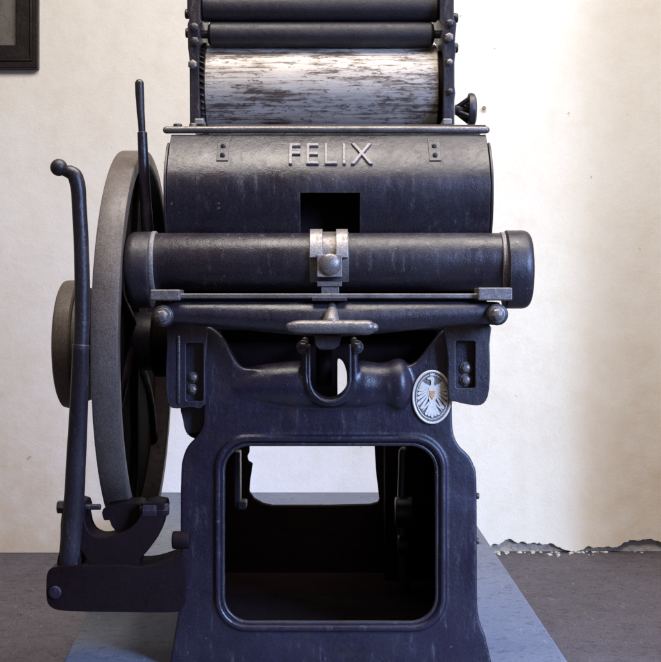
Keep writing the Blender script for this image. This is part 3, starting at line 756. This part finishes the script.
# ------------------------------------------------------------------ outrigger with its fork
dO = 2.33
bm = bmesh.new()
ol = [(52, 568), (60, 566.5), (75, 566), (90, 566), (110, 566), (122, 566), (135, 567.5), (148, 567), (160, 564), (171, 560), (180, 557), (184, 562), (184.5, 590), (183, 608), (176, 612), (150, 612.5), (110, 612), (80, 611.5), (58, 610), (49, 605), (46.5, 596), (46.5, 580), (48, 572)]
slab(bm, [spline(ol, 3, True)], dO, dO + 0.11)
org = obj('outrigger', bm, M_DARK, press, 0.010, 4)
bm = bmesh.new(); rcyl(bm, -0.006, 0.004, L(6.5, dO), P(55.5, 592, dO), 'Y', 0.003, 24); obj('plug', bm, M_BODY, org)
fk = bmesh.new(); dK2 = 2.345
lf = [(63, 503), (84, 503), (84.5, 515), (86, 525), (90, 533), (97, 537), (104, 537.5), (113, 535.5), (122, 533), (132, 527), (140, 516), (143, 503), (164, 503), (163, 517), (160, 529), (154, 542), (146, 553), (139, 560), (134, 569), (92, 569), (89, 564), (84, 556), (79.5, 551), (80, 569), (57, 569), (60, 548)]
slab(fk, [spline(lf, 2, True)], dK2, dK2 + 0.07)
fork = obj('fork', fk, M_DARK, press, 0.007, 3)
def screw_x(p0, p1, q, r, heads, d):
    bm = bmesh.new(); rcyl(bm, X(p0, d), X(p1, d), L(r, d), (0, d, Z(q, d)), 'X', 0.002, 18)
    for a, b_, rr, sg in heads:
        lathe(bm, [(X(a, d), L(rr * .8, d)), (X(a + 1, d), L(rr, d)), (X(b_ - 1, d), L(rr, d)), (X(b_, d), L(rr * .8, d))], (0, d, Z(q, d)), 'X', sg)
    obj('clamp_screw', bm, M_BODY, fork, smooth=25)
screw_x(58, 101, 507, 2.9, ((57.5, 69, 6.8, 6), (69, 82, 8.2, 8)), dK2 + 0.012)
screw_x(140, 168, 509.5, 3.5, ((143, 158, 8.5, 10), (158, 169, 6.6, 6)), dK2 + 0.012)
bm = bmesh.new(); slab(bm, [spline([(100, 512), (112, 507), (126, 506), (138, 508), (137, 524), (128, 534), (116, 535), (109, 529), (107, 523), (101, 522.5)], 3, True)], dK2 + 0.03, dK2 + 0.11, dK2); obj('brake_shoe', bm, M_DARK, fork, 0.010, 4)
# bearing pedestal between the outrigger and the column
bm = bmesh.new(); rcyl(bm, -0.012, 0.02, L(9, 2.33), P(179, 540, 2.33), 'X', 0.004, 20); obj('pivot', bm, M_DARK, press)

# ------------------------------------------------------------------ light
wd = bpy.data.worlds.new('World'); S.world = wd; wd.use_nodes = True
wd.node_tree.nodes['Background'].inputs[0].default_value = (0.95, 0.78, 0.74, 1)
wd.node_tree.nodes['Background'].inputs[1].default_value = 0.16
def area(name, loc, target, sx, sy, power, col, spread=180):
    l = bpy.data.lights.new(name, 'AREA'); l.shape = 'RECTANGLE'; l.size = sx; l.size_y = sy; l.energy = power; l.color = col; l.spread = math.radians(spread)
    o = bpy.data.objects.new(name, l); COL.objects.link(o); o.location = loc
    o.rotation_euler = (Vector(target) - Vector(loc)).to_track_quat('-Z', 'Y').to_euler(); return o
area('ceiling_light', (0.25, 2.2, 3.15), (0.0, 3.7, 0.8), 2.6, 1.2, 104, (1.0, 0.93, 0.845), 160)
area('window_light', (2.25, 0.35, 1.6), (0.36, 2.45, 0.36), 1.2, 1.6, 27, (0.36, 0.53, 1.0), 42)
# added near-parallel cool beam, shaped to light the wall right of the press
dirv = Vector((-0.54, 0.84, -0.25)).normalized()
sidev = Vector((0.84, 0.54, 0)).normalized()
edge_pt = Vector((0.90, WALL_Y, 0.95))
o0 = edge_pt - dirv * 3.6 - sidev * 0.24
area('wall_beam', o0, o0 + dirv, 0.50, 2.8, 2.7, (0.70, 0.82, 1.0), 6)

# ------------------------------------------------------------------ camera
cam = bpy.data.cameras.new('camera'); co = bpy.data.objects.new('camera', cam); COL.objects.link(co)
co.location = (0, 0, EYE_Z); co.rotation_euler = (math.radians(90), 0, 0)
cam.sensor_width = 36; cam.lens = 36 * F / 662.0; cam.shift_y = -26.0 / 662.0; cam.clip_end = 200; cam.clip_start = 0.05
S.camera = co
S.view_settings.view_transform = 'Standard'; S.view_settings.look = 'None'; S.view_settings.gamma = 1; S.view_settings.exposure = 0
S.render.film_transparent = False
